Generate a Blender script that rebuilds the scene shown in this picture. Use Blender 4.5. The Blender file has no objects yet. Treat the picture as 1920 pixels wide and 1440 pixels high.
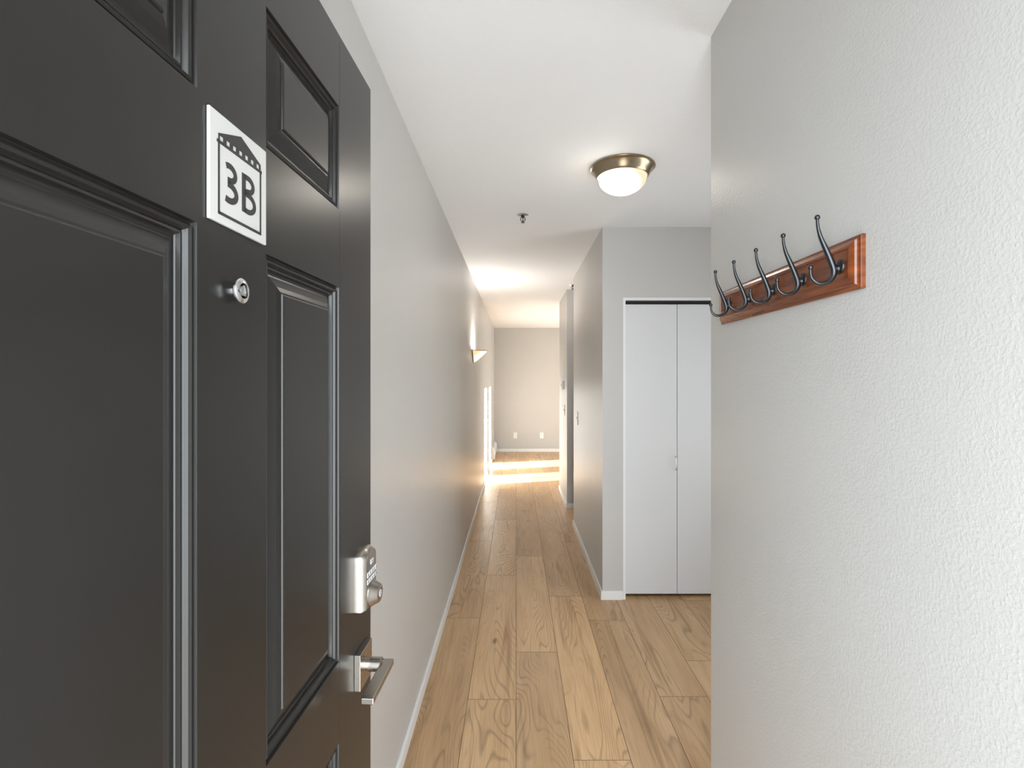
import bpy, bmesh, math, random
from mathutils import Vector, Matrix

S = bpy.context.scene
COL = S.collection
PI = math.pi
random.seed(7)

# ------------------------------------------------------------------ camera
cam_d = bpy.data.cameras.new('camera')
cam = bpy.data.objects.new('camera', cam_d)
COL.objects.link(cam)
cam.location = (0, 0, 1.45)
cam.rotation_euler = (PI / 2, 0, 0)
cam_d.sensor_width = 36.0
cam_d.sensor_fit = 'HORIZONTAL'
cam_d.lens = 950 / 1920 * 36.0
cam_d.shift_x = -8 / 1920
cam_d.shift_y = -11 / 1920
cam_d.clip_start = 0.02
S.camera = cam

# ------------------------------------------------------------------ world, sun, exposure
w = bpy.data.worlds.new('sky')
S.world = w
w.use_nodes = True
wn = w.node_tree
bg = wn.nodes['Background']
bg.inputs['Color'].default_value = (0.86, 0.94, 1.0, 1)
bg.inputs['Strength'].default_value = 7.6

sun_d = bpy.data.lights.new('sun', 'SUN')
sun_d.energy = 64
sun_d.angle = math.radians(0.5)
sun_d.color = (1.0, 0.985, 0.96)
sun = bpy.data.objects.new('sun', sun_d)
COL.objects.link(sun)
sun.location = (8, 12, 4)
sun.rotation_euler = Vector((-1.0, -0.285, -0.19)).to_track_quat('-Z', 'Y').to_euler()

# fill light added to brighten the alcove and left wall (right of the frame)
al_d = bpy.data.lights.new('alcove_fill', 'AREA')
al_d.shape = 'RECTANGLE'
al_d.size, al_d.size_y = 1.4, 1.0
al_d.energy = 15
al_d.spread = math.radians(165)
al_d.color = (0.88, 0.95, 1.0)
al = bpy.data.objects.new('alcove_fill', al_d)
COL.objects.link(al)
al.location = (2.17, 2.20, 1.20)
al.rotation_euler = (0, PI / 2, 0)
# fill light added in the side passage, without a fixture (hidden by the hall wall)
pa_d = bpy.data.lights.new('passage_fill', 'POINT')
pa_d.energy = 5
pa_d.shadow_soft_size = 0.1
pa_d.color = (1.0, 0.94, 0.86)
pa = bpy.data.objects.new('passage_fill', pa_d)
COL.objects.link(pa)
pa.location = (1.4, 5.32, 2.25)

LAMP_GLOW = 24.0        # ceiling lamp glass
SCONCE_GLOW = 2.2

S.view_settings.view_transform = 'Standard'
S.view_settings.look = 'None'
S.view_settings.gamma = 1
S.view_settings.use_curve_mapping = False
S.view_settings.exposure = 0.40

# ------------------------------------------------------------------ materials
def new_mat(name):
    m = bpy.data.materials.new(name)
    m.use_nodes = True
    nt = m.node_tree
    return m, nt, nt.nodes['Principled BSDF']

def N(nt, typ, **kw):
    n = nt.nodes.new(typ)
    for k, v in kw.items():
        setattr(n, k, v)
    return n

def mapped(nt, scale=(1, 1, 1)):
    tc = N(nt, 'ShaderNodeTexCoord')
    mp = N(nt, 'ShaderNodeMapping')
    mp.inputs['Scale'].default_value = scale
    nt.links.new(tc.outputs['Object'], mp.inputs['Vector'])
    return mp.outputs['Vector']

def paint(name, color, rough=0.5, bump_scale=0, bump=0.0, dist=0.001, vary=0.03, spec=0.5):
    m, nt, b = new_mat(name)
    b.inputs['Roughness'].default_value = rough
    b.inputs['Specular IOR Level'].default_value = spec
    v = mapped(nt)
    nz = N(nt, 'ShaderNodeTexNoise')
    nz.inputs['Scale'].default_value = 2.5
    nz.inputs['Detail'].default_value = 4
    nt.links.new(v, nz.inputs['Vector'])
    rp = N(nt, 'ShaderNodeValToRGB')
    c0 = [max(0, c * (1 - vary)) for c in color]
    c1 = [min(1, c * (1 + vary)) for c in color]
    rp.color_ramp.elements[0].position = 0.3
    rp.color_ramp.elements[1].position = 0.7
    rp.color_ramp.elements[0].color = (*c0, 1)
    rp.color_ramp.elements[1].color = (*c1, 1)
    nt.links.new(nz.outputs['Fac'], rp.inputs['Fac'])
    nt.links.new(rp.outputs['Color'], b.inputs['Base Color'])
    if bump:
        n2 = N(nt, 'ShaderNodeTexNoise')
        n2.inputs['Scale'].default_value = bump_scale
        n2.inputs['Detail'].default_value = 2.5
        n2.inputs['Distortion'].default_value = 0.15
        nt.links.new(v, n2.inputs['Vector'])
        r2 = N(nt, 'ShaderNodeValToRGB')
        r2.color_ramp.elements[0].position = 0.42
        r2.color_ramp.elements[1].position = 0.78
        nt.links.new(n2.outputs['Fac'], r2.inputs['Fac'])
        bp = N(nt, 'ShaderNodeBump')
        bp.inputs['Strength'].default_value = bump
        bp.inputs['Distance'].default_value = dist
        nt.links.new(r2.outputs['Color'], bp.inputs['Height'])
        nt.links.new(bp.outputs['Normal'], b.inputs['Normal'])
    return m

def metal(name, color, rough=0.3, metallic=1.0):
    m, nt, b = new_mat(name)
    b.inputs['Metallic'].default_value = metallic
    b.inputs['Base Color'].default_value = (*color, 1)
    v = mapped(nt, (40, 40, 200))
    nz = N(nt, 'ShaderNodeTexNoise')
    nz.inputs['Scale'].default_value = 1.0
    nt.links.new(v, nz.inputs['Vector'])
    mr = N(nt, 'ShaderNodeMapRange')
    mr.inputs['To Min'].default_value = rough * 0.96
    mr.inputs['To Max'].default_value = rough * 1.04
    nt.links.new(nz.outputs['Fac'], mr.inputs['Value'])
    nt.links.new(mr.outputs['Result'], b.inputs['Roughness'])
    return m

def emissive(name, c_hot, c_cool, strength, center, radius):
    """lit frosted glass: brightest near the bulb behind it"""
    m, nt, b = new_mat(name)
    tc = N(nt, 'ShaderNodeTexCoord')
    vm = N(nt, 'ShaderNodeVectorMath', operation='DISTANCE')
    vm.inputs[1].default_value = center
    nt.links.new(tc.outputs['Object'], vm.inputs[0])
    mr = N(nt, 'ShaderNodeMapRange')
    mr.inputs['From Max'].default_value = radius
    nt.links.new(vm.outputs['Value'], mr.inputs['Value'])
    rp = N(nt, 'ShaderNodeValToRGB')
    rp.color_ramp.interpolation = 'EASE'
    rp.color_ramp.elements[0].position = 0.20
    rp.color_ramp.elements[0].color = (*c_hot, 1)
    rp.color_ramp.elements[1].position = 1.0
    rp.color_ramp.elements[1].color = (*c_cool, 1)
    nt.links.new(mr.outputs['Result'], rp.inputs['Fac'])
    b.inputs['Base Color'].default_value = (0.35, 0.32, 0.28, 1)
    b.inputs['Roughness'].default_value = 0.35
    nt.links.new(rp.outputs['Color'], b.inputs['Emission Color'])
    b.inputs['Emission Strength'].default_value = strength
    return m

def wood_floor(name):
    m, nt, b = new_mat(name)
    tc = N(nt, 'ShaderNodeTexCoord')
    at = N(nt, 'ShaderNodeAttribute', attribute_name='plank')
    off = N(nt, 'ShaderNodeVectorMath', operation='MULTIPLY')
    off.inputs[1].default_value = (7.3, 13.1, 9.7)
    nt.links.new(at.outputs['Color'], off.inputs[0])
    add = N(nt, 'ShaderNodeVectorMath', operation='ADD')
    nt.links.new(tc.outputs['Object'], add.inputs[0])
    nt.links.new(off.outputs['Vector'], add.inputs[1])
    P = add.outputs['Vector']

    def mp(scale):
        x = N(nt, 'ShaderNodeMapping')
        x.inputs['Scale'].default_value = scale
        nt.links.new(P, x.inputs['Vector'])
        return x.outputs['Vector']

    def noise(vec, scale, detail=4, dist=0.0, rough=0.55):
        n = N(nt, 'ShaderNodeTexNoise')
        n.inputs['Scale'].default_value = scale
        n.inputs['Detail'].default_value = detail
        n.inputs['Distortion'].default_value = dist
        n.inputs['Roughness'].default_value = rough
        nt.links.new(vec, n.inputs['Vector'])
        return n.outputs['Fac']

    def math_(op, a, bb):
        n = N(nt, 'ShaderNodeMath', operation=op)
        for i, s in enumerate((a, bb)):
            if isinstance(s, (int, float)):
                n.inputs[i].default_value = s
            else:
                nt.links.new(s, n.inputs[i])
        return n.outputs[0]

    def ramp(fac, pts):
        r = N(nt, 'ShaderNodeValToRGB')
        el = r.color_ramp.elements
        while len(el) < len(pts):
            el.new(0.5)
        for e, (p, c) in zip(el, pts):
            e.position = p
            e.color = (*c, 1) if len(c) == 3 else c
        nt.links.new(fac, r.inputs['Fac'])
        return r.outputs['Color']

    def mix(blend, fac, a, bb):
        n = N(nt, 'ShaderNodeMix', data_type='RGBA', blend_type=blend)
        if isinstance(fac, (int, float)):
            n.inputs[0].default_value = fac
        else:
            nt.links.new(fac, n.inputs[0])
        for i, s in ((6, a), (7, bb)):
            if isinstance(s, tuple):
                n.inputs[i].default_value = (*s, 1)
            else:
                nt.links.new(s, n.inputs[i])
        return n.outputs[2]

    # broad tone along the board
    broad = noise(mp((6, 0.9, 1)), 1.0, 3, 0.4)
    base = ramp(broad, [(0.25, (0.42, 0.265, 0.140)), (0.5, (0.52, 0.345, 0.195)), (0.8, (0.60, 0.415, 0.25))])
    # cathedral figure: contour lines of a stretched noise
    cath = noise(mp((4.2, 0.75, 1)), 1.0, 1.5, 0.25)
    cl = math_('MULTIPLY', cath, 34.0)
    cl = math_('FRACT', cl, 0.0)
    line = ramp(cl, [(0.0, (0.62, 0.62, 0.62)), (0.22, (1, 1, 1)), (0.85, (1, 1, 1)), (1.0, (0.62, 0.62, 0.62))])
    where = ramp(noise(mp((5, 1.1, 1)), 1.3, 2), [(0.42, (0, 0, 0)), (0.58, (0.95, 0.95, 0.95))])
    col = mix('MULTIPLY', where, base, line)
    # fine pores
    fine = noise(mp((170, 5, 1)), 1.0, 3)
    fr = ramp(fine, [(0.3, (0.84, 0.82, 0.79)), (0.6, (1.05, 1.04, 1.03))])
    col = mix('MULTIPLY', 0.75, col, fr)
    # dark mineral streaks
    st = noise(mp((13, 0.7, 1)), 1.0, 4, 1.0, 0.6)
    sr = ramp(st, [(0.57, (0, 0, 0)), (0.72, (0.8, 0.8, 0.8))])
    col = mix('MIX', math_('MULTIPLY', sr, 0.8), col, (0.20, 0.105, 0.048))
    # knots
    vo = N(nt, 'ShaderNodeTexVoronoi')
    vo.inputs['Scale'].default_value = 1.0
    nt.links.new(mp((7.0, 2.6, 1)), vo.inputs['Vector'])
    kn = ramp(vo.outputs['Distance'], [(0.03, (1, 1, 1)), (0.11, (0, 0, 0))])
    sep = N(nt, 'ShaderNodeSeparateColor')
    nt.links.new(vo.outputs['Color'], sep.inputs[0])
    few = math_('GREATER_THAN', sep.outputs[0], 0.66)
    kf = math_('MULTIPLY', math_('MULTIPLY', kn, few), 0.8)
    col = mix('MIX', kf, col, (0.11, 0.052, 0.022))
    # per-plank tone
    sep2 = N(nt, 'ShaderNodeSeparateColor')
    nt.links.new(at.outputs['Color'], sep2.inputs[0])
    tone = ramp(sep2.outputs[1], [(0.0, (0.84, 0.83, 0.83)), (1.0, (1.12, 1.12, 1.12))])
    col = mix('MULTIPLY', 1.0, col, tone)
    hs = N(nt, 'ShaderNodeHueSaturation')
    hs.inputs['Saturation'].default_value = 1.04
    hs.inputs['Value'].default_value = 1.12
    nt.links.new(col, hs.inputs['Color'])
    nt.links.new(hs.outputs['Color'], b.inputs['Base Color'])
    rr = ramp(fine, [(0.3, (0.40, 0.40, 0.40)), (0.7, (0.30, 0.30, 0.30))])
    nt.links.new(rr, b.inputs['Roughness'])
    b.inputs['Specular IOR Level'].default_value = 0.45
    bp = N(nt, 'ShaderNodeBump')
    bp.inputs['Strength'].default_value = 0.25
    bp.inputs['Distance'].default_value = 0.0008
    nt.links.new(fine, bp.inputs['Height'])
    nt.links.new(bp.outputs['Normal'], b.inputs['Normal'])
    return m

def red_wood(name):
    m, nt, b = new_mat(name)
    v = mapped(nt, (10, 3, 40))
    n = N(nt, 'ShaderNodeTexNoise')
    n.inputs['Scale'].default_value = 1.4
    n.inputs['Detail'].default_value = 5
    n.inputs['Distortion'].default_value = 1.5
    nt.links.new(v, n.inputs['Vector'])
    r = N(nt, 'ShaderNodeValToRGB')
    r.color_ramp.elements[0].position = 0.35
    r.color_ramp.elements[0].color = (0.105, 0.024, 0.006, 1)
    r.color_ramp.elements[1].position = 0.68
    r.color_ramp.elements[1].color = (0.24, 0.062, 0.015, 1)
    nt.links.new(n.outputs['Fac'], r.inputs['Fac'])
    nt.links.new(r.outputs['Color'], b.inputs['Base Color'])
    b.inputs['Roughness'].default_value = 0.27
    b.inputs['Coat Weight'].default_value = 0.2
    b.inputs['Coat Roughness'].default_value = 0.2
    return m

def glass_mat(name, rough=0.0):
    m = bpy.data.materials.new(name)
    m.use_nodes = True
    nt = m.node_tree
    nt.nodes.clear()
    o = N(nt, 'ShaderNodeOutputMaterial')
    t = N(nt, 'ShaderNodeBsdfTransparent')
    t.inputs[0].default_value = (0.97, 0.98, 0.975, 1)
    g = N(nt, 'ShaderNodeBsdfGlossy')
    g.inputs['Roughness'].default_value = rough
    f = N(nt, 'ShaderNodeFresnel')
    f.inputs[0].default_value = 1.45
    mx = N(nt, 'ShaderNodeMixShader')
    nt.links.new(f.outputs[0], mx.inputs[0])
    nt.links.new(t.outputs[0], mx.inputs[1])
    nt.links.new(g.outputs[0], mx.inputs[2])
    nt.links.new(mx.outputs[0], o.inputs[0])
    return m

M_wall = paint('wall_paint', (0.51, 0.496, 0.474), 0.36, 210, 0.34, 0.0010, 0.012)
M_ceil = paint('ceiling_paint', (0.80, 0.80, 0.80), 0.75, 160, 0.35, 0.0010, 0.008)
M_trim = paint('white_trim_paint', (0.76, 0.75, 0.735), 0.35, 30, 0.05, 0.0005, 0.01)
M_bif = paint('white_door_paint', (0.64, 0.64, 0.64), 0.38, 90, 0.04, 0.0004, 0.01)
M_door = paint('dark_door_paint', (0.0125, 0.0113, 0.0102), 0.29, 260, 0.05, 0.0003, 0.12, 0.45)
M_black = paint('black_gap', (0.006, 0.006, 0.006), 0.8)
M_conc = paint('landing_concrete', (0.55, 0.54, 0.52), 0.85, 60, 0.3, 0.002)
M_floor = wood_floor('oak_planks')
M_nickel = metal('satin_nickel', (0.42, 0.385, 0.345), 0.27)
M_bronze = metal('brushed_bronze_nickel', (0.36, 0.27, 0.19), 0.34)
M_brass = metal('brushed_brass', (0.37, 0.295, 0.20), 0.27)
M_hook = metal('blackened_iron', (0.065, 0.067, 0.071), 0.30, 0.9)
M_chrome = metal('chrome', (0.85, 0.86, 0.87), 0.10)
M_wood = red_wood('cherry_wood')
M_plate = paint('white_plastic', (0.82, 0.82, 0.80), 0.3)
M_sign = paint('sign_white', (0.44, 0.43, 0.41), 0.4)
M_ink = paint('sign_black', (0.018, 0.017, 0.016), 0.5)
M_key = paint('key_grey_white', (0.50, 0.49, 0.49), 0.35)
M_pane = glass_mat('window_glass')
M_lens = glass_mat('lens_glass', 0.02)

# ------------------------------------------------------------------ mesh helpers
def obj(name, bm, mat, parent=None, smooth=False, bevel=0.0, loc=None, sharp=35):
    me = bpy.data.meshes.new(name)
    bmesh.ops.recalc_face_normals(bm, faces=bm.faces[:])
    bm.to_mesh(me)
    bm.free()
    o = bpy.data.objects.new(name, me)
    mats = mat if isinstance(mat, (list, tuple)) else [mat]
    for m in mats:
        me.materials.append(m)
    COL.objects.link(o)
    if parent:
        o.parent = parent
    if loc:
        o.location = loc
    if smooth:
        for p in me.polygons:
            p.use_smooth = True
        me.set_sharp_from_angle(angle=math.radians(sharp))
    if bevel:
        md = o.modifiers.new('bevel', 'BEVEL')
        md.width = bevel
        md.segments = 2
        md.limit_method = 'ANGLE'
    return o

def struct(name, bm, mat, **kw):
    o = obj(name, bm, mat, **kw)
    if not o.parent:
        o['kind'] = 'structure'
    return o

def tag(o, label, cat, group=None):
    o['label'] = label
    o['category'] = cat
    if group:
        o['group'] = group
    return o

def empty(name, loc, rz=0):
    o = bpy.data.objects.new(name, None)
    COL.objects.link(o)
    o.location = loc
    o.rotation_euler = (0, 0, rz)
    o.empty_display_size = 0.05
    return o

def box(bm, x0, x1, y0, y1, z0, z1, mi=0):
    vs = [bm.verts.new((x, y, z)) for x in (x0, x1) for y in (y0, y1) for z in (z0, z1)]
    for f in ((0, 1, 3, 2), (4, 6, 7, 5), (0, 4, 5, 1), (2, 3, 7, 6), (0, 2, 6, 4), (1, 5, 7, 3)):
        fc = bm.faces.new([vs[i] for i in f])
        fc.material_index = mi
    return bm

def boxes(*bs):
    bm = bmesh.new()
    for b_ in bs:
        box(bm, *b_)
    return bm

def rings(bm, rs, cap0=True, cap1=True, closed=True, mi=0):
    """skin a list of equal-length loops of points"""
    L = [[bm.verts.new(p) for p in r] for r in rs]
    n = len(L[0])
    for a, b_ in zip(L[:-1], L[1:]):
        for i in range(n if closed else n - 1):
            j = (i + 1) % n
            f = bm.faces.new((a[i], a[j], b_[j], b_[i]))
            f.material_index = mi
    if cap0:
        bm.faces.new(L[0][::-1]).material_index = mi
    if cap1:
        bm.faces.new(L[-1]).material_index = mi
    return L

def lathe(bm, prof, axis='z', n=48, c=(0, 0, 0), a0=0.0, a1=2 * PI, cap=True):
    """prof: list of (radius, height along axis)"""
    full = abs(a1 - a0 - 2 * PI) < 1e-6
    k = n if full else n + 1
    rs = []
    for r, h in prof:
        ring = []
        for i in range(k):
            t = a0 + (a1 - a0) * i / n
            u, v = r * math.cos(t), r * math.sin(t)
            p = {'z': (u, v, h), 'x': (h, u, v), 'y': (v, h, u)}[axis]
            ring.append((p[0] + c[0], p[1] + c[1], p[2] + c[2]))
        rs.append(ring)
    rings(bm, rs, cap, cap, closed=full)
    return bm

def tube(bm, pts, radii, n=12, flat=None, side=Vector((0, 1, 0))):
    """sweep an ellipse along pts; radii in plane, flat = radius along 'side'"""
    P = [Vector(p) for p in pts]
    rs = []
    for i, p in enumerate(P):
        t = (P[min(i + 1, len(P) - 1)] - P[max(i - 1, 0)]).normalized()
        a = side
        b_ = t.cross(a).normalized()
        a = b_.cross(t).normalized()
        ra = radii[i]
        rb = flat[i] if flat else ra
        rs.append([p + b_ * ra * math.cos(2 * PI * k / n) + a * rb * math.sin(2 * PI * k / n) for k in range(n)])
    rings(bm, rs)
    return bm

def catmull(pts, vals, sub=6):
    P = [Vector(p) for p in pts]
    out, ov = [], []
    for i in range(len(P) - 1):
        p0, p1, p2, p3 = P[max(i - 1, 0)], P[i], P[i + 1], P[min(i + 2, len(P) - 1)]
        for s in range(sub):
            t = s / sub
            out.append(0.5 * ((2 * p1) + (p2 - p0) * t + (2 * p0 - 5 * p1 + 4 * p2 - p3) * t * t + (3 * p1 - p0 - 3 * p2 + p3) * t ** 3))
            ov.append([a + (b_ - a) * t for a, b_ in zip(vals[i], vals[i + 1])])
    out.append(P[-1])
    ov.append(list(vals[-1]))
    return out, ov

def sphere(bm, c, r, n=16, m=10):
    prof = [(max(r * math.sin(PI * i / m), 1e-5), c[2] - r * math.cos(PI * i / m)) for i in range(m + 1)]
    lathe(bm, prof, 'z', n, (c[0], c[1], 0))
    return bm

def prism(bm, poly, v0, v1, mi=0):
    """poly of (y,z) extruded along x from v0 to v1"""
    rings(bm, [[(v0, y, z) for y, z in poly], [(v1, y, z) for y, z in poly]], mi=mi)
    return bm

# ------------------------------------------------------------------ the setting
XL, XR, XH, XE = -0.433, 0.565, 0.565, 3.2     # left wall, entry right wall, inner hall wall, living room's window wall
YE, YC, YC2, YP, YP2, YF = 1.47, 3.32, 4.99, 5.65, 6.63, 9.98
H = 2.44

struct('wall_left', boxes((XL - 0.12, XL, -0.12, YF + 0.12, 0, H)), M_wall)
struct('wall_right', boxes((XR, XR + 0.12, 0.06, YE, 0, H)), M_wall)
struct('wall_front', boxes((XL, -0.36, -0.12, 0.06, 0, H), (0.555, 2.32, -0.12, 0.06, 0, H), (-0.36, 0.555, -0.12, 0.06, 2.06, H)), M_wall)
struct('wall_alcove', boxes((XR + 0.12, 2.20, YE - 0.12, YE, 0, H), (2.20, 2.32, YE - 0.12, YC2 - 0.12, 0, H)), M_wall)
CX0, CX1, CZ = 0.700, 1.428, 1.977
struct('wall_closet', boxes((XH, CX0, YC, YC + 0.12, 0, H), (CX1, 2.20, YC, YC + 0.12, 0, H), (CX0, CX1, YC, YC + 0.12, CZ, H)), M_wall)
struct('wall_hall', boxes((XH, XH + 0.12, YC + 0.12, YC2, 0, H), (XH + 0.12, XE, YC2 - 0.12, YC2, 0, H)), M_wall)
struct('wall_pillar', boxes((XH, XE, YP, YP2, 0, H)), M_wall)
struct('wall_far', boxes((XL, XE + 0.12, YF, YF + 0.12, 0, H)), M_wall)
# window wall of the living room: two full-height glazed openings the sun shines through
OA, OB = (7.91, 8.60), (9.03, 9.74)
ZB, ZT = 0.06, 2.03
struct('wall_window', boxes(
    (XE, XE + 0.12, YP2, OA[0], 0, H), (XE, XE + 0.12, OA[1], OB[0], 0, H), (XE, XE + 0.12, OB[1], YF, 0, H),
    (XE, XE + 0.12, OA[0], OA[1], ZT, H), (XE, XE + 0.12, OB[0], OB[1], ZT, H),
    (XE, XE + 0.12, YC2 - 0.12, YP2, 0, H),
    (XE, XE + 0.12, OA[0], OA[1], 0, ZB), (XE, XE + 0.12, OB[0], OB[1], 0, ZB)), M_wall)
for k, (a, b_) in enumerate((OA, OB)):
    e = 0.028
    wbm = boxes((XE + 0.03, XE + 0.09, a, a + e, ZB, ZT), (XE + 0.03, XE + 0.09, b_ - e, b_, ZB, ZT),
                (XE + 0.03, XE + 0.09, a + e, b_ - e, ZT - e, ZT), (XE + 0.03, XE + 0.09, a + e, b_ - e, ZB, ZB + e))
    if k == 0:
        box(wbm, XE + 0.045, XE + 0.075, a + 0.30, a + 0.318, ZB + e, ZT - e)
    wf = struct('window_%d' % (k + 1), wbm, M_trim)
    obj('pane', boxes((XE + 0.058, XE + 0.062, a + e, b_ - e, ZB + e, ZT - e)), M_pane, wf)

struct('ceiling', boxes((XL - 0.12, XE + 0.12, -0.12, YF + 0.12, H, H + 0.12)), M_ceil)

# planked floor: one mesh, each board a separate chamfered face group
def floor_planks():
    bm = bmesh.new()
    lay = bm.loops.layers.color.new('plank')
    PW, PL = 0.2178, 1.445
    starts = {-2: 3.063, -1: 2.287, 0: 2.682, 1: 3.368, 2: 3.035, 3: 2.307, 4: 2.60}
    rnd = random.Random(3)
    g, zc = 0.0013, -0.0012
    x_hi, y_lo, y_hi = XE, 0.0, YF
    for k in range(-2, 17):
        xa = -0.0008 + k * PW
        xb = xa + PW
        xa = max(xa, XL)
        xb = min(xb, x_hi)
        y = starts.get(k, rnd.uniform(0, PL)) - 4 * PL
        while y < y_hi:
            ya, yb = max(y, y_lo), min(y + PL, y_hi)
            y += PL
            if yb - ya < 0.002:
                continue
            c = (rnd.random(), rnd.random(), rnd.random(), 1)
            o4 = [(xa, ya), (xb, ya), (xb, yb), (xa, yb)]
            i4 = [(xa + g, ya + g), (xb - g, ya + g), (xb - g, yb - g), (xa + g, yb - g)]
            vo = [bm.verts.new((p[0], p[1], zc)) for p in o4]
            vi = [bm.verts.new((p[0], p[1], 0)) for p in i4]
            fs = [bm.faces.new(vi)]
            for i in range(4):
                j = (i + 1) % 4
                f = bm.faces.new((vo[i], vo[j], vi[j], vi[i]))
                f.material_index = 1
                fs.append(f)
            for f in fs:
                for l in f.loops:
                    l[lay] = c
    return bm
M_joint = paint('plank_joint', (0.16, 0.10, 0.055), 0.6)
fl = struct('floor', floor_planks(), [M_floor, M_joint])
me = fl.data
for p in me.polygons:       # all boards face up
    if p.normal.z < 0:
        p.flip()
struct('floor_slab', boxes((XL - 0.12, XE + 0.12, -0.12, YF + 0.12, -0.15, -0.004)), M_conc)
struct('landing_floor', boxes((-3, 3, -3.5, -0.12, -0.17, -0.02)), M_conc)

# unseen window and blank pane added as backing for the alcove fill light
w3 = struct('window_3', boxes((2.185, 2.2, 1.63, 1.68, 0.48, 2.02), (2.185, 2.2, 2.72, 2.77, 0.48, 2.02), (2.185, 2.2, 1.68, 2.72, 1.97, 2.02), (2.185, 2.2, 1.68, 2.72, 0.48, 0.53)), M_trim)
obj('added_blind', boxes((2.192, 2.199, 1.68, 2.72, 0.53, 1.97)), M_plate, w3)

# baseboards
BH, BT = 0.057, 0.012
def bb(name, *bs):
    return struct(name, boxes(*bs), M_trim, bevel=0.0022)
bb('baseboard_left', (XL, XL + BT, 0.06, 9.05, 0, BH))
bb('baseboard_right', (XR - BT, XR, 0.06, YE, 0, BH), (XR - BT, XR + 0.3, YE, YE + BT, 0, BH))
bb('baseboard_hall', (XH - BT, XH, YC, YC2, 0, BH))
bb('baseboard_closet', (XH - BT, CX0 - 0.003, YC - BT, YC, 0, BH))
bb('baseboard_alcove', (CX1 + 0.003, 2.2 - BT, YC - BT, YC, 0, BH), (2.2 - BT, 2.2, YE + BT, YC, 0, BH))
bb('baseboard_pillar', (XH - BT, XH, YP, YP2, 0, BH), (XH - BT, XE, YP - BT, YP, 0, BH))
bb('baseboard_far', (XL, XE, YF - BT, YF, 0, BH))
bb('baseboard_window', (XE - BT, XE, YP2, OA[0], 0, BH), (XE - BT, XE, OA[1], OB[0], 0, BH), (XE - BT, XE, OB[1], YF - BT, 0, BH))

# closet opening liner
struct('trim_1', boxes((CX0, CX0 + 0.016, YC - 0.001, YC + 0.12, 0, CZ - 0.016), (CX1 - 0.016, CX1, YC - 0.001, YC + 0.12, 0, CZ - 0.016),
                       (CX0, CX1, YC - 0.001, YC + 0.12, CZ - 0.016, CZ)), M_trim)

# bifold closet door: two flat leaves on a top track
door2 = empty('door_2', (CX0 + 0.016, YC + 0.03, 0))
door2['kind'] = 'structure'
LW = (CX1 - CX0 - 0.032) / 2
for k in range(2):
    lf = obj('door_leaf', boxes((k * LW + 0.0015, (k + 1) * LW - 0.0015, 0, 0.03, 0.024, 1.938)), M_bif, door2, bevel=0.0015)
    if k == 0:
        hb = bmesh.new()
        hx = LW - 0.014
        zc = 1.45 - (868.5 - 709) * 3.34 / 950
        pts, vals = catmull([(hx, 0, zc - 0.044), (hx, -0.018, zc - 0.042), (hx, -0.026, zc - 0.030), (hx, -0.026, zc + 0.030), (hx, -0.018, zc + 0.042), (hx, 0, zc + 0.044)],
                            [(0.0028,)] * 6)
        tube(hb, pts, [v[0] for v in vals], 10, side=Vector((1, 0, 0)))
        obj('pull_handle', hb, M_nickel, lf, smooth=True)
obj('top_track', boxes((0.001, 2 * LW - 0.001, 0.002, 0.03, 1.944, 1.9605)), M_black, door2)

# ------------------------------------------------------------------ entry door, standing open against the left wall
rz = -math.atan(37 / 950)
dlen = 0.914
dvec = Vector((37 / 950, 1)).normalized()
latch = Vector((-0.2925, 1.017))
hinge = latch - dvec * dlen
DZ0, DZ1, DT = 0.012, 2.029, 0.0445
UL, UR = (0.163, 0.393), (0.520, 0.751)
ROWS = ((0.235, 0.835), (0.972, 1.603), (1.734, 1.908))

def door_slab():
    bm = bmesh.new()
    us = sorted({0, dlen, *UL, *UR})
    zs = sorted({DZ0, DZ1, *[z for r in ROWS for z in r]})
    holes = [(a, b_, c, d) for a, b_ in (UL, UR) for c, d in ROWS]
    grid = {}
    def V(u, z):
        if (u, z) not in grid:
            grid[(u, z)] = bm.verts.new((0, u, z))
        return grid[(u, z)]
    for ua, ub in zip(us[:-1], us[1:]):
        for za, zb in zip(zs[:-1], zs[1:]):
            if (ua, ub) in (UL, UR) and (za, zb) in ROWS:
                continue
            bm.faces.new((V(ua, za), V(ub, za), V(ub, zb), V(ua, zb)))
    # rim of the slab and its inner face
    B = {k: bm.verts.new((-DT, k[0], k[1])) for k in grid if k[0] in (0, dlen) or k[1] in (DZ0, DZ1)}
    def side(keys):
        for a, b_ in zip(keys[:-1], keys[1:]):
            bm.faces.new((grid[a], grid[b_], B[b_], B[a]))
    side([(u, DZ0) for u in us]); side([(u, DZ1) for u in us])
    side([(0, z) for z in zs]); side([(dlen, z) for z in zs])
    bm.faces.new([B[(u, DZ0)] for u in us] + [B[(dlen, z)] for z in zs[1:]] + [B[(u, DZ1)] for u in us[::-1][1:]] + [B[(0, z)] for z in zs[::-1][1:-1]])
    return bm

door = obj('door_1', door_slab(), M_door, loc=(hinge.x, hinge.y, 0))
door.rotation_euler = (0, 0, rz)
door['kind'] = 'structure'
# vertical skin seam beside the lock stile, and a small plugged hole
obj('seam', boxes((-0.0004, 0.00012, 0.7536, 0.7542, DZ0 + 0.01, 1.73), (-0.0004, 0.00012, 0.7536, 0.7542, 1.91, DZ1 - 0.01)), M_black, door)

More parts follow.
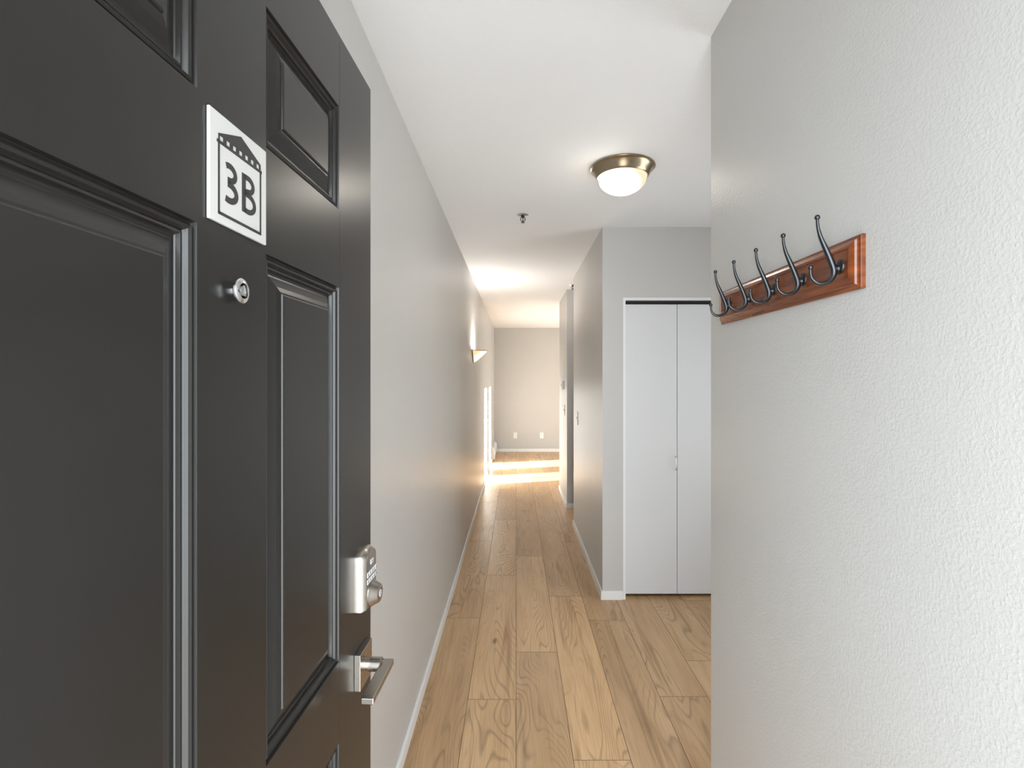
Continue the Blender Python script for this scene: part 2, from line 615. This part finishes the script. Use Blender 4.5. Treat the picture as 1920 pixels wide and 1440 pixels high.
PROF = [(0, 0), (0.0012, -0.0045), (0.0028, -0.0058), (0.0042, -0.0030), (0.0062, -0.0016), (0.0085, -0.0030), (0.0100, -0.0062),
        (0.0112, -0.0078), (0.0126, -0.0062), (0.0150, -0.0060), (0.0163, -0.0100), (0.0172, -0.0112), (0.0195, -0.0112),
        (0.0225, -0.0104), (0.0280, -0.0078), (0.0340, -0.0048), (0.0400, -0.0030), (0.0425, -0.0028), (0.0432, -0.0008), (0.0450, 0.0)]
for (a, b_) in (UL, UR):
    for (c, d) in ROWS:
        bm = bmesh.new()
        rs = [[(v, a + s, c + s), (v, b_ - s, c + s), (v, b_ - s, d - s), (v, a + s, d - s)] for s, v in PROF]
        rings(bm, rs, cap0=False, cap1=True)
        p = obj('raised_panel', bm, M_door, door)
        # outward normals
        for f in p.data.polygons:
            if f.normal.x < 0 and abs(f.normal.x) > 0.05:
                f.flip()

# peephole viewer
pu, pz = 0.4547, 1.546
bm = bmesh.new()
lathe(bm, [(0.0062, 0.0), (0.0062, 0.0045), (0.0125, 0.0055), (0.0138, 0.0070), (0.0138, 0.0088), (0.0122, 0.0102), (0.0085, 0.0108), (0.0080, 0.0085), (0.001, 0.0085)], 'x', 40, (0, pu, pz))
ph = obj('peephole', bm, M_chrome, door, smooth=True)
ph['label'] = 'chrome peephole viewer with a domed glass lens'
bm = bmesh.new()
lathe(bm, [(0.0079, 0.0088), (0.0070, 0.0120), (0.0045, 0.0140), (0.0006, 0.0148)], 'x', 32, (0, pu, pz))
obj('lens', bm, M_lens, ph, smooth=True)

# keypad deadbolt
ku, kz0, kz1 = 0.8555, 1.0165, 1.1325
def kp_outline(grow):
    hw = 0.0335 + grow
    pts = []
    zs0 = 1.112
    for i in range(17):      # arched top
        t = PI * i / 16
        pts.append((ku + hw * math.cos(t), zs0 + (kz1 - zs0 + grow) * math.sin(t) ** 0.8))
    for i in range(1, 16):     # shallow curved bottom
        t = PI + PI * i / 16
        pts.append((ku + hw * (1 if abs(math.cos(t)) > 0.97 else abs(math.cos(t)) ** 0.6) * (1 if math.cos(t) > 0 else -1), 1.0235 - (0.007 + grow) * abs(math.sin(t)) ** 0.7))
    return pts
bm = bmesh.new()
rings(bm, [[(v, y, z) for y, z in kp_outline(g)] for v, g in ((0, 0), (0.011, 0), (0.0135, -0.0012), (0.0205, -0.0065), (0.0215, -0.0085))])
dead = obj('keypad_deadbolt', bm, M_nickel, door, smooth=True, sharp=28)
dead['label'] = 'satin nickel arched keypad lock'
kx = 0.0215
bm = bmesh.new()
box(bm, kx, kx + 0.0014, ku - 0.008, ku + 0.008, 1.1005, 1.1095)
obj('lock_button', bm, M_key, dead, bevel=0.0008)
obj('button_mark', boxes((kx + 0.0014, kx + 0.0016, ku - 0.003, ku + 0.003, 1.104, 1.106)), M_black, dead)
for r in range(2):
    for c in range(5):
        y = ku - 0.0224 + c * 0.0112
        z = 1.0865 - r * 0.0125
        kk = obj('key', boxes((kx, kx + 0.0016, y - 0.0049, y + 0.0049, z - 0.0048, z + 0.0048)), M_key, dead, bevel=0.0008)
        obj('key_mark', boxes((kx + 0.0016, kx + 0.0018, y - 0.0009, y + 0.0009, z - 0.0022, z + 0.0022)), M_black, dead)
bm = bmesh.new()
kc = (0, ku, 1.0445)
lathe(bm, [(0.0245, kx), (0.0245, kx + 0.002), (0.0232, kx + 0.003), (0.0165, kx + 0.0155), (0.0150, kx + 0.0165), (0.001, kx + 0.0165)], 'x', 48, kc)
cyl = obj('lock_cylinder', bm, M_nickel, dead, smooth=True)
bm = bmesh.new()
lathe(bm, [(0.0068, kx + 0.0163), (0.0068, kx + 0.0172), (0.0008, kx + 0.0172)], 'x', 24, kc)
obj('keyhole_plug', bm, M_key, dead, smooth=True)
obj('key_slot', boxes((kx + 0.0172, kx + 0.0174, ku - 0.0007, ku + 0.0007, 1.0405, 1.0485)), M_black, dead)

# lever handle on a square rose
hu, hz = 0.855, 0.910
hand = obj('door_handle', boxes((0, 0.0115, hu - 0.033, hu + 0.033, hz - 0.033, hz + 0.033)), M_nickel, door, bevel=0.0008)
hand['label'] = 'satin nickel lever handle on a square rose'
bm = bmesh.new()
lathe(bm, [(0.0112, 0.0115), (0.0112, 0.018), (0.0128, 0.0185), (0.0128, 0.040), (0.0115, 0.041)], 'x', 40, (0, hu, hz))
obj('spindle', bm, M_nickel, hand, smooth=True)
bm = bmesh.new()
box(bm, 0.0390, 0.0605, hu - 0.1095, hu + 0.013, hz - 0.0065, hz + 0.0045)
obj('lever', bm, M_nickel, hand, bevel=0.0016)
bm = bmesh.new()
lathe(bm, [(0.0014, -0.00005), (0.0014, 0.0002)], 'z', 12)
bm2 = bmesh.new()
lathe(bm2, [(0.0016, 0), (0.0001, 0.0003)], 'y', 12, (0.029, hu - 0.0129, hz - 0.003))
bm.free()
obj('set_screw', bm2, M_black, hand)
for z in (0.25, 1.02, 1.80):
    bm = bmesh.new()
    lathe(bm, [(0.006, z - 0.045), (0.006, z + 0.045)], 'z', 16, (-0.002, -0.0065, 0))
    obj('hinge_knuckle', bm, M_nickel, door, smooth=True)

# unit sign
su0, su1, sz0, sz1 = 0.4065, 0.5140, 1.6115, 1.7255
SW, SH = su1 - su0, sz1 - sz0
mat_door = Matrix.Translation((hinge.x, hinge.y, 0)) @ Matrix.Rotation(rz, 4, 'Z')
sgn_root = bpy.data.objects.new('door_sign', bpy.data.meshes.new('door_sign'))
bm = bmesh.new()
box(bm, 0, 0.0035, 0, SW, 0, SH)
sign = obj('door_sign', bm, M_sign, bevel=0.0009)
bpy.data.objects.remove(sgn_root)
sign.matrix_world = mat_door @ Matrix.Translation((0.0002, su0, sz0))
tag(sign, 'square white unit sign reading 3B on the dark entry door', 'sign')
sx0, sx1 = 0.0035, 0.0041
def pt(a, b_):
    return (a * SW, b_ * SH)
bm = bmesh.new()
L, R_, Bm, Tm, th = 0.128, 0.879, 0.080, 0.735, 0.0026
box(bm, sx0, sx1, L * SW - 0.0005, L * SW + th - 0.0005, Bm * SH, Tm * SH)
box(bm, sx0, sx1, R_ * SW - th + 0.0005, R_ * SW + 0.0005, Bm * SH, Tm * SH)
box(bm, sx0, sx1, L * SW - 0.0005, R_ * SW + 0.0005, Bm * SH - 0.0005, Bm * SH + th)
obj('house_outline', bm, M_ink, sign)
# roof: band with seven windows, gable above
bm = bmesh.new()
xs = [0.175 + 0.1067 * i for i in range(7)]
z0, za, zb, zc_, ap = 0.722, 0.750, 0.793, 0.808, 0.937
La, Ra = 0.128, 0.872
def rect(a0, a1, b0, b1):
    box(bm, sx0, sx1, a0 * SW, a1 * SW, b0 * SH, b1 * SH)
rect(L - 0.022, R_ + 0.018, z0, za)
prev = La
for x in xs:
    rect(prev, x - 0.027, za, zb)
    prev = x + 0.027
rect(prev, Ra, za, zb)
rect(La, Ra, zb, zc_)
prism(bm, [pt(La, zc_), pt(Ra, zc_), pt(0.50, ap)], sx0, sx1)
obj('roof_motif', bm, M_ink, sign)
def stroke(bm, pts, wd, closed=False):
    """flat ribbon of width wd following (y,z) points"""
    P = [Vector(p) for p in pts]
    n = len(P)
    A, Bv = [], []
    for i, p in enumerate(P):
        if closed:
            t = (P[(i + 1) % n] - P[i - 1]).normalized()
        else:
            t = (P[min(i + 1, n - 1)] - P[max(i - 1, 0)]).normalized()
        nn = Vector((-t.y, t.x)) * wd / 2
        A.append(p + nn); Bv.append(p - nn)
    rs = [[(sx0, a.x, a.y), (sx1, a.x, a.y), (sx1, b_.x, b_.y), (sx0, b_.x, b_.y)] for a, b_ in zip(A, Bv)]
    if closed:
        rs.append(rs[0])
    rings(bm, rs, not closed, not closed)
def arc(cx, cz, rx, rz_, t0, t1, n=14):
    return [(cx + rx * math.cos(t0 + (t1 - t0) * i / n), cz + rz_ * math.sin(t0 + (t1 - t0) * i / n)) for i in range(n + 1)]
wd = 0.0070
# "3"
a0, a1, b0, b1 = 0.245 * SW, 0.455 * SW, 0.218 * SH, 0.605 * SH
h3 = b1 - b0
bm = bmesh.new()
up = arc(a0 + 0.0065, b1 - h3 * 0.255, 0.0105, h3 * 0.255 - wd / 2, PI * 0.62, -PI * 0.5)
up = [(a0 + 0.0008, b1 - wd / 2 - 0.0012)] + up + [(a0 + 0.0035, b1 - h3 * 0.51 + wd / 2)]
stroke(bm, up, wd * 0.9)
lo = arc(a0 + 0.0060, b0 + h3 * 0.275, 0.0130, h3 * 0.275 - wd / 2, PI * 0.5, -PI * 0.60)
lo = [(a0 + 0.0035, b0 + h3 * 0.55 - wd / 2)] + lo + [(a0 - 0.0002, b0 + wd / 2 + 0.0010)]
stroke(bm, lo, wd * 0.95)
obj('numeral', bm, M_ink, sign)
# "B"
a0, a1 = 0.520 * SW, 0.775 * SW
b0, b1 = 0.222 * SH, 0.600 * SH
hB = b1 - b0
bm = bmesh.new()
box(bm, sx0, sx1, a0, a0 + wd, b0, b1)
mid = b0 + hB * 0.53
stroke(bm, [(a0 + wd * 0.5, b1 - wd * 0.42)] + arc(a0 + 0.0115, (mid + b1) / 2 - 0.0002, 0.0105, (b1 - mid) / 2 - wd * 0.35, PI / 2, -PI / 2) + [(a0 + wd * 0.5, mid + 0.0005)], wd * 0.85)
stroke(bm, [(a0 + wd * 0.5, mid - wd * 0.05)] + arc(a0 + 0.0115, (mid + b0) / 2 + 0.0004, 0.0135, (mid - b0) / 2 - wd * 0.28, PI / 2, -PI / 2) + [(a0 + wd * 0.5, b0 + wd * 0.42)], wd * 0.85)
obj('letter', bm, M_ink, sign)

# ------------------------------------------------------------------ coat rack
RS = 0.565 / 0.69      # size of the rack
ry0, ry1, rzz0, rzz1 = 1.000 * RS, 1.687 * RS, 1.45 + 0.178 * RS, 1.45 + 0.286 * RS
rack = empty('coat_rack', (XR, (ry0 + ry1) / 2, rzz0))
tag(rack, 'long reddish wooden coat rack with five dark double hooks on the right wall', 'coat rack')
hl, hh = (ry1 - ry0) / 2, rzz1 - rzz0
bm = bmesh.new()
prof = [(0, 0.0), (0, 0.0075), (0.0015, 0.0092), (0.0060, 0.0098), (0.0085, 0.0118), (0.0105, 0.0155), (0.0150, 0.0185), (0.0210, 0.0205), (0.0240, 0.0205), (0.0252, 0.0180), (0.0275, 0.0176)]
prof = [(s * RS, v * RS) for s, v in prof]
rs = [[(-v, -hl + s, s), (-v, hl - s, s), (-v, hl - s, hh - s), (-v, -hl + s, hh - s)] for s, v in prof]
rings(bm, rs)
board = obj('backboard', bm, M_wood, rack, smooth=True, sharp=22)
hookz = 1.682 - 1.628
for i in range(5):
    hy = 1.053 + i * 0.1348 - (1.000 + 1.687) / 2
    bm = bmesh.new()
    lathe(bm, [(0.0155, -0.0164), (0.0155, -0.0185), (0.0140, -0.0205), (0.0100, -0.0212), (0.0085, -0.0225), (0.0001, -0.0225)], 'x', 28, (0, hy, hookz - 0.001))
    for dz in (0.009, -0.011):
        lathe(bm, [(0.0022, -0.0205), (0.0020, -0.0225), (0.0001, -0.0230)], 'x', 12, (0, hy, hookz - 0.001 + dz))
    bmesh.ops.scale(bm, vec=(RS, RS, RS), verts=bm.verts[:])
    hk = obj('coat_hook', bm, M_hook, rack, smooth=True)
    # path of the bar in (x, z): top ball - shaft - curl - lower ball
    P = [(0.6256, 1.7810), (0.6262, 1.7700), (0.6285, 1.7570), (0.6325, 1.7430), (0.6400, 1.7255), (0.6480, 1.7070), (0.6550, 1.6900), (0.6596, 1.6770),
         (0.6600, 1.6670), (0.6560, 1.6580), (0.6480, 1.6505), (0.6370, 1.6462), (0.6260, 1.6475), (0.6170, 1.6540), (0.6125, 1.6630), (0.6114, 1.6770)]
    Rr = [(0.0030, 0.0030), (0.0031, 0.0031), (0.0036, 0.0036), (0.0042, 0.0046), (0.0052, 0.0056), (0.0058, 0.0064), (0.0062, 0.0066), (0.0064, 0.0062), (0.0062, 0.0058), (0.0056, 0.0056), (0.0048, 0.0056), (0.0043, 0.0056), (0.0038, 0.0048), (0.0034, 0.0036), (0.0030, 0.0028), (0.0028, 0.0026)]
    pts, vals = catmull([(x - 0.69, hy, z - 1.628) for x, z in P], Rr, 4)
    bm = bmesh.new()
    tube(bm, pts, [v[0] for v in vals], 14, [v[1] for v in vals])
    sphere(bm, (0.6256 - 0.69, hy, 1.7840 - 1.628), 0.0056)
    sphere(bm, (0.6113 - 0.69, hy, 1.6800 - 1.628), 0.0053)
    lathe(bm, [(0.0075, -0.0215), (0.0060, -0.0250), (0.0060, -0.032)], 'x', 16, (0, hy, hookz - 0.004))
    bmesh.ops.scale(bm, vec=(RS, RS, RS), verts=bm.verts[:])
    obj('prong', bm, M_hook, hk, smooth=True, sharp=60)

# ------------------------------------------------------------------ ceiling lamp
lamp = empty('ceiling_light', (0.4985, 2.38, H))
tag(lamp, 'round flush ceiling light with a brushed brass rim and a lit frosted glass bowl', 'ceiling light')
bm = bmesh.new()
lathe(bm, [(0.02, 0), (0.149, 0), (0.151, -0.003), (0.150, -0.007), (0.145, -0.009), (0.139, -0.016), (0.131, -0.028), (0.124, -0.040), (0.1195, -0.047), (0.1165, -0.049), (0.113, -0.047), (0.112, -0.040)], 'z', 72)
obj('rim', bm, M_brass, lamp, smooth=True)
bm = bmesh.new()
prof = [(0.1125, -0.042), (0.1125, -0.048), (0.1100, -0.0555), (0.1085, -0.0570)]
for i in range(1, 17):
    t = i / 16 * PI / 2
    q = math.sin(t)
    prof.append((max(0.1085 * (1 - min(q, 0.9999) ** 2.3) ** 0.78, 0.0005), -0.0570 - 0.073 * q))
lathe(bm, prof, 'z', 72)
M_bowl = emissive('lit_frosted_bowl', (1.0, 0.93, 0.82), (0.026, 0.018, 0.011), LAMP_GLOW, (-0.055, -0.02, -0.12), 0.145)
obj('glass_bowl', bm, M_bowl, lamp, smooth=True)

# ------------------------------------------------------------------ wall sconce
sc = empty('wall_sconce', (XL, 5.08, 1.605))
tag(sc, 'small half bowl wall light with brown metal rim on the left hall wall', 'wall light')
bm = bmesh.new()
prof = [(0.004, 0.004)]
for i in range(1, 11):
    t = i / 10
    prof.append((0.004 + 0.130 * t ** 0.85, 0.004 + 0.112 * t))
lathe(bm, prof, 'z', 24, (0.008, 0, 0), -PI / 2, PI / 2, cap=False)
inn = bmesh.new()
M_shade = emissive('lit_alabaster', (1.0, 0.92, 0.80), (0.35, 0.24, 0.13), SCONCE_GLOW, (0.13, 0, 0.03), 0.16)
sh = obj('glass_shade', bm, M_shade, sc, smooth=True)
md = sh.modifiers.new('thick', 'SOLIDIFY'); md.thickness = 0.004
inn.free()
bm = bmesh.new()
pts = [(0.008 + 0.136 * math.cos(t), 0.136 * math.sin(t), 0.118) for t in [(-PI / 2 + PI * i / 24) for i in range(25)]]
tube(bm, pts, [0.004] * 25, 8, [0.004] * 25, side=Vector((0, 0, 1)))
obj('rim', bm, M_bronze, sc, smooth=True)
bm = bmesh.new()
poly = [(-0.142, 0.128), (-0.135, 0.105), (-0.09, 0.048), (-0.03, 0.0), (0.03, 0.0), (0.09, 0.048), (0.135, 0.105), (0.142, 0.128), (0.05, 0.140), (0.0, 0.150), (-0.05, 0.140)]
prism(bm, poly, 0, 0.009)
obj('back_plate', bm, M_bronze, sc, bevel=0.002)
pl = bpy.data.lights.new('sconce_bulb', 'POINT')
pl.energy = 26
pl.color = (1.0, 0.96, 0.91)
pl.shadow_soft_size = 0.02
po = bpy.data.objects.new('sconce_bulb', pl)
COL.objects.link(po)
po.location = (XL + 0.05, 5.08, 1.70)

# ------------------------------------------------------------------ sprinklers
def sprinkler(x, y, label):
    r = empty('fire_sprinkler', (x, y, H))
    tag(r, label, 'sprinkler', 'ceiling sprinklers')
    bm = bmesh.new()
    lathe(bm, [(0.035, 0), (0.035, -0.002), (0.030, -0.006), (0.017, -0.011), (0.013, -0.010), (0.012, -0.004)], 'z', 36)
    obj('escutcheon', bm, M_chrome, r, smooth=True)
    bm = bmesh.new()
    lathe(bm, [(0.0105, -0.004), (0.0105, -0.015), (0.006, -0.016), (0.006, -0.020)], 'z', 20)
    for s in (-1, 1):
        pts, vals = catmull([(s * 0.006, 0, -0.015), (s * 0.0135, 0, -0.022), (s * 0.0125, 0, -0.033), (s * 0.004, 0, -0.043)], [(0.0022,)] * 4)
        tube(bm, pts, [v[0] for v in vals], 8)
    lathe(bm, [(0.0026, -0.018), (0.0026, -0.040)], 'z', 10)
    obj('frame_arms', bm, M_hook, r, smooth=True)
    bm = bmesh.new()
    lathe(bm, [(0.004, -0.041), (0.005, -0.046), (0.012, -0.0475), (0.012, -0.0490), (0.001, -0.0490)], 'z', 24)
    obj('deflector', bm, M_hook, r, smooth=True)
    return r
sprinkler(0.040, 3.07, 'small chrome fire sprinkler head on the hall ceiling near the round light')
sprinkler(0.598, 5.38, 'tiny far sprinkler head peeking out above the corner of the inner hall wall')

# ------------------------------------------------------------------ outlets, switches, thermostat, heater
def outlet(x, label):
    r = obj('wall_outlet', boxes((-0.035, 0.035, -0.006, 0, -0.057, 0.057)), M_plate, bevel=0.0015, loc=(x, YF, 0.322))
    tag(r, label, 'outlet', 'outlets on the far wall')
    for s in (-1, 1):
        f = obj('socket', boxes((-0.017, 0.017, -0.0085, -0.006, s * 0.024 - 0.015, s * 0.024 + 0.015)), M_plate, r, bevel=0.001)
        obj('slot', boxes((-0.009, -0.006, -0.0087, -0.0084, s * 0.024 - 0.004, s * 0.024 + 0.006), (0.006, 0.009, -0.0087, -0.0084, s * 0.024 - 0.004, s * 0.024 + 0.006)), M_ink, f)
outlet(-0.020, 'white duplex wall outlet on the far wall, the left of the pair')
outlet(0.501, 'white duplex wall outlet on the far wall, the right of the pair')

def switch(y, z, label):
    r = obj('light_switch', boxes((-0.008, 0, -0.035, 0.035, -0.059, 0.059)), M_plate, bevel=0.0015, loc=(XH, y, z))
    tag(r, label, 'light switch', 'hall light switches')
    obj('toggle', boxes((-0.016, -0.008, -0.005, 0.005, -0.004, 0.012)), M_plate, r, bevel=0.001)
switch(4.665, 1.082, 'light switch plate on the inner hall wall nearest the closet')
switch(5.905, 1.078, 'light switch plate on the far wall stub below the thermostat')
th_ = obj('thermostat', boxes((-0.028, 0, -0.06, 0.06, -0.053, 0.053)), M_plate, bevel=0.003, loc=(XH, 6.02, 1.372))
tag(th_, 'small boxy thermostat on the far wall stub above a light switch', 'thermostat')
bm = bmesh.new()
lathe(bm, [(0.017, -0.028), (0.017, -0.038), (0.015, -0.040), (0.001, -0.040)], 'x', 20, (0, 0.0, -0.012))
obj('dial', bm, M_plate, th_, smooth=True)

heat = empty('baseboard_heater', (XL, 9.50, 0.0))
tag(heat, 'low white baseboard heater on the left wall at the far corner', 'heater')
bm = bmesh.new()
hp = [(0.0, 0.03), (0.045, 0.03), (0.052, 0.05), (0.052, 0.15), (0.030, 0.20), (0.0, 0.205)]
rings(bm, [[(x, -0.44, z) for x, z in hp], [(x, 0.44, z) for x, z in hp]])
obj('casing', bm, M_trim, heat, bevel=0.002)
for s in (-1, 1):
    bm = bmesh.new()
    ep = [(0.0, 0.0), (0.056, 0.0), (0.056, 0.155), (0.032, 0.208), (0.0, 0.212)]
    rings(bm, [[(x, s * 0.44, z) for x, z in ep], [(x, s * 0.452, z) for x, z in ep]])
    obj('end_cap', bm, M_trim, heat)
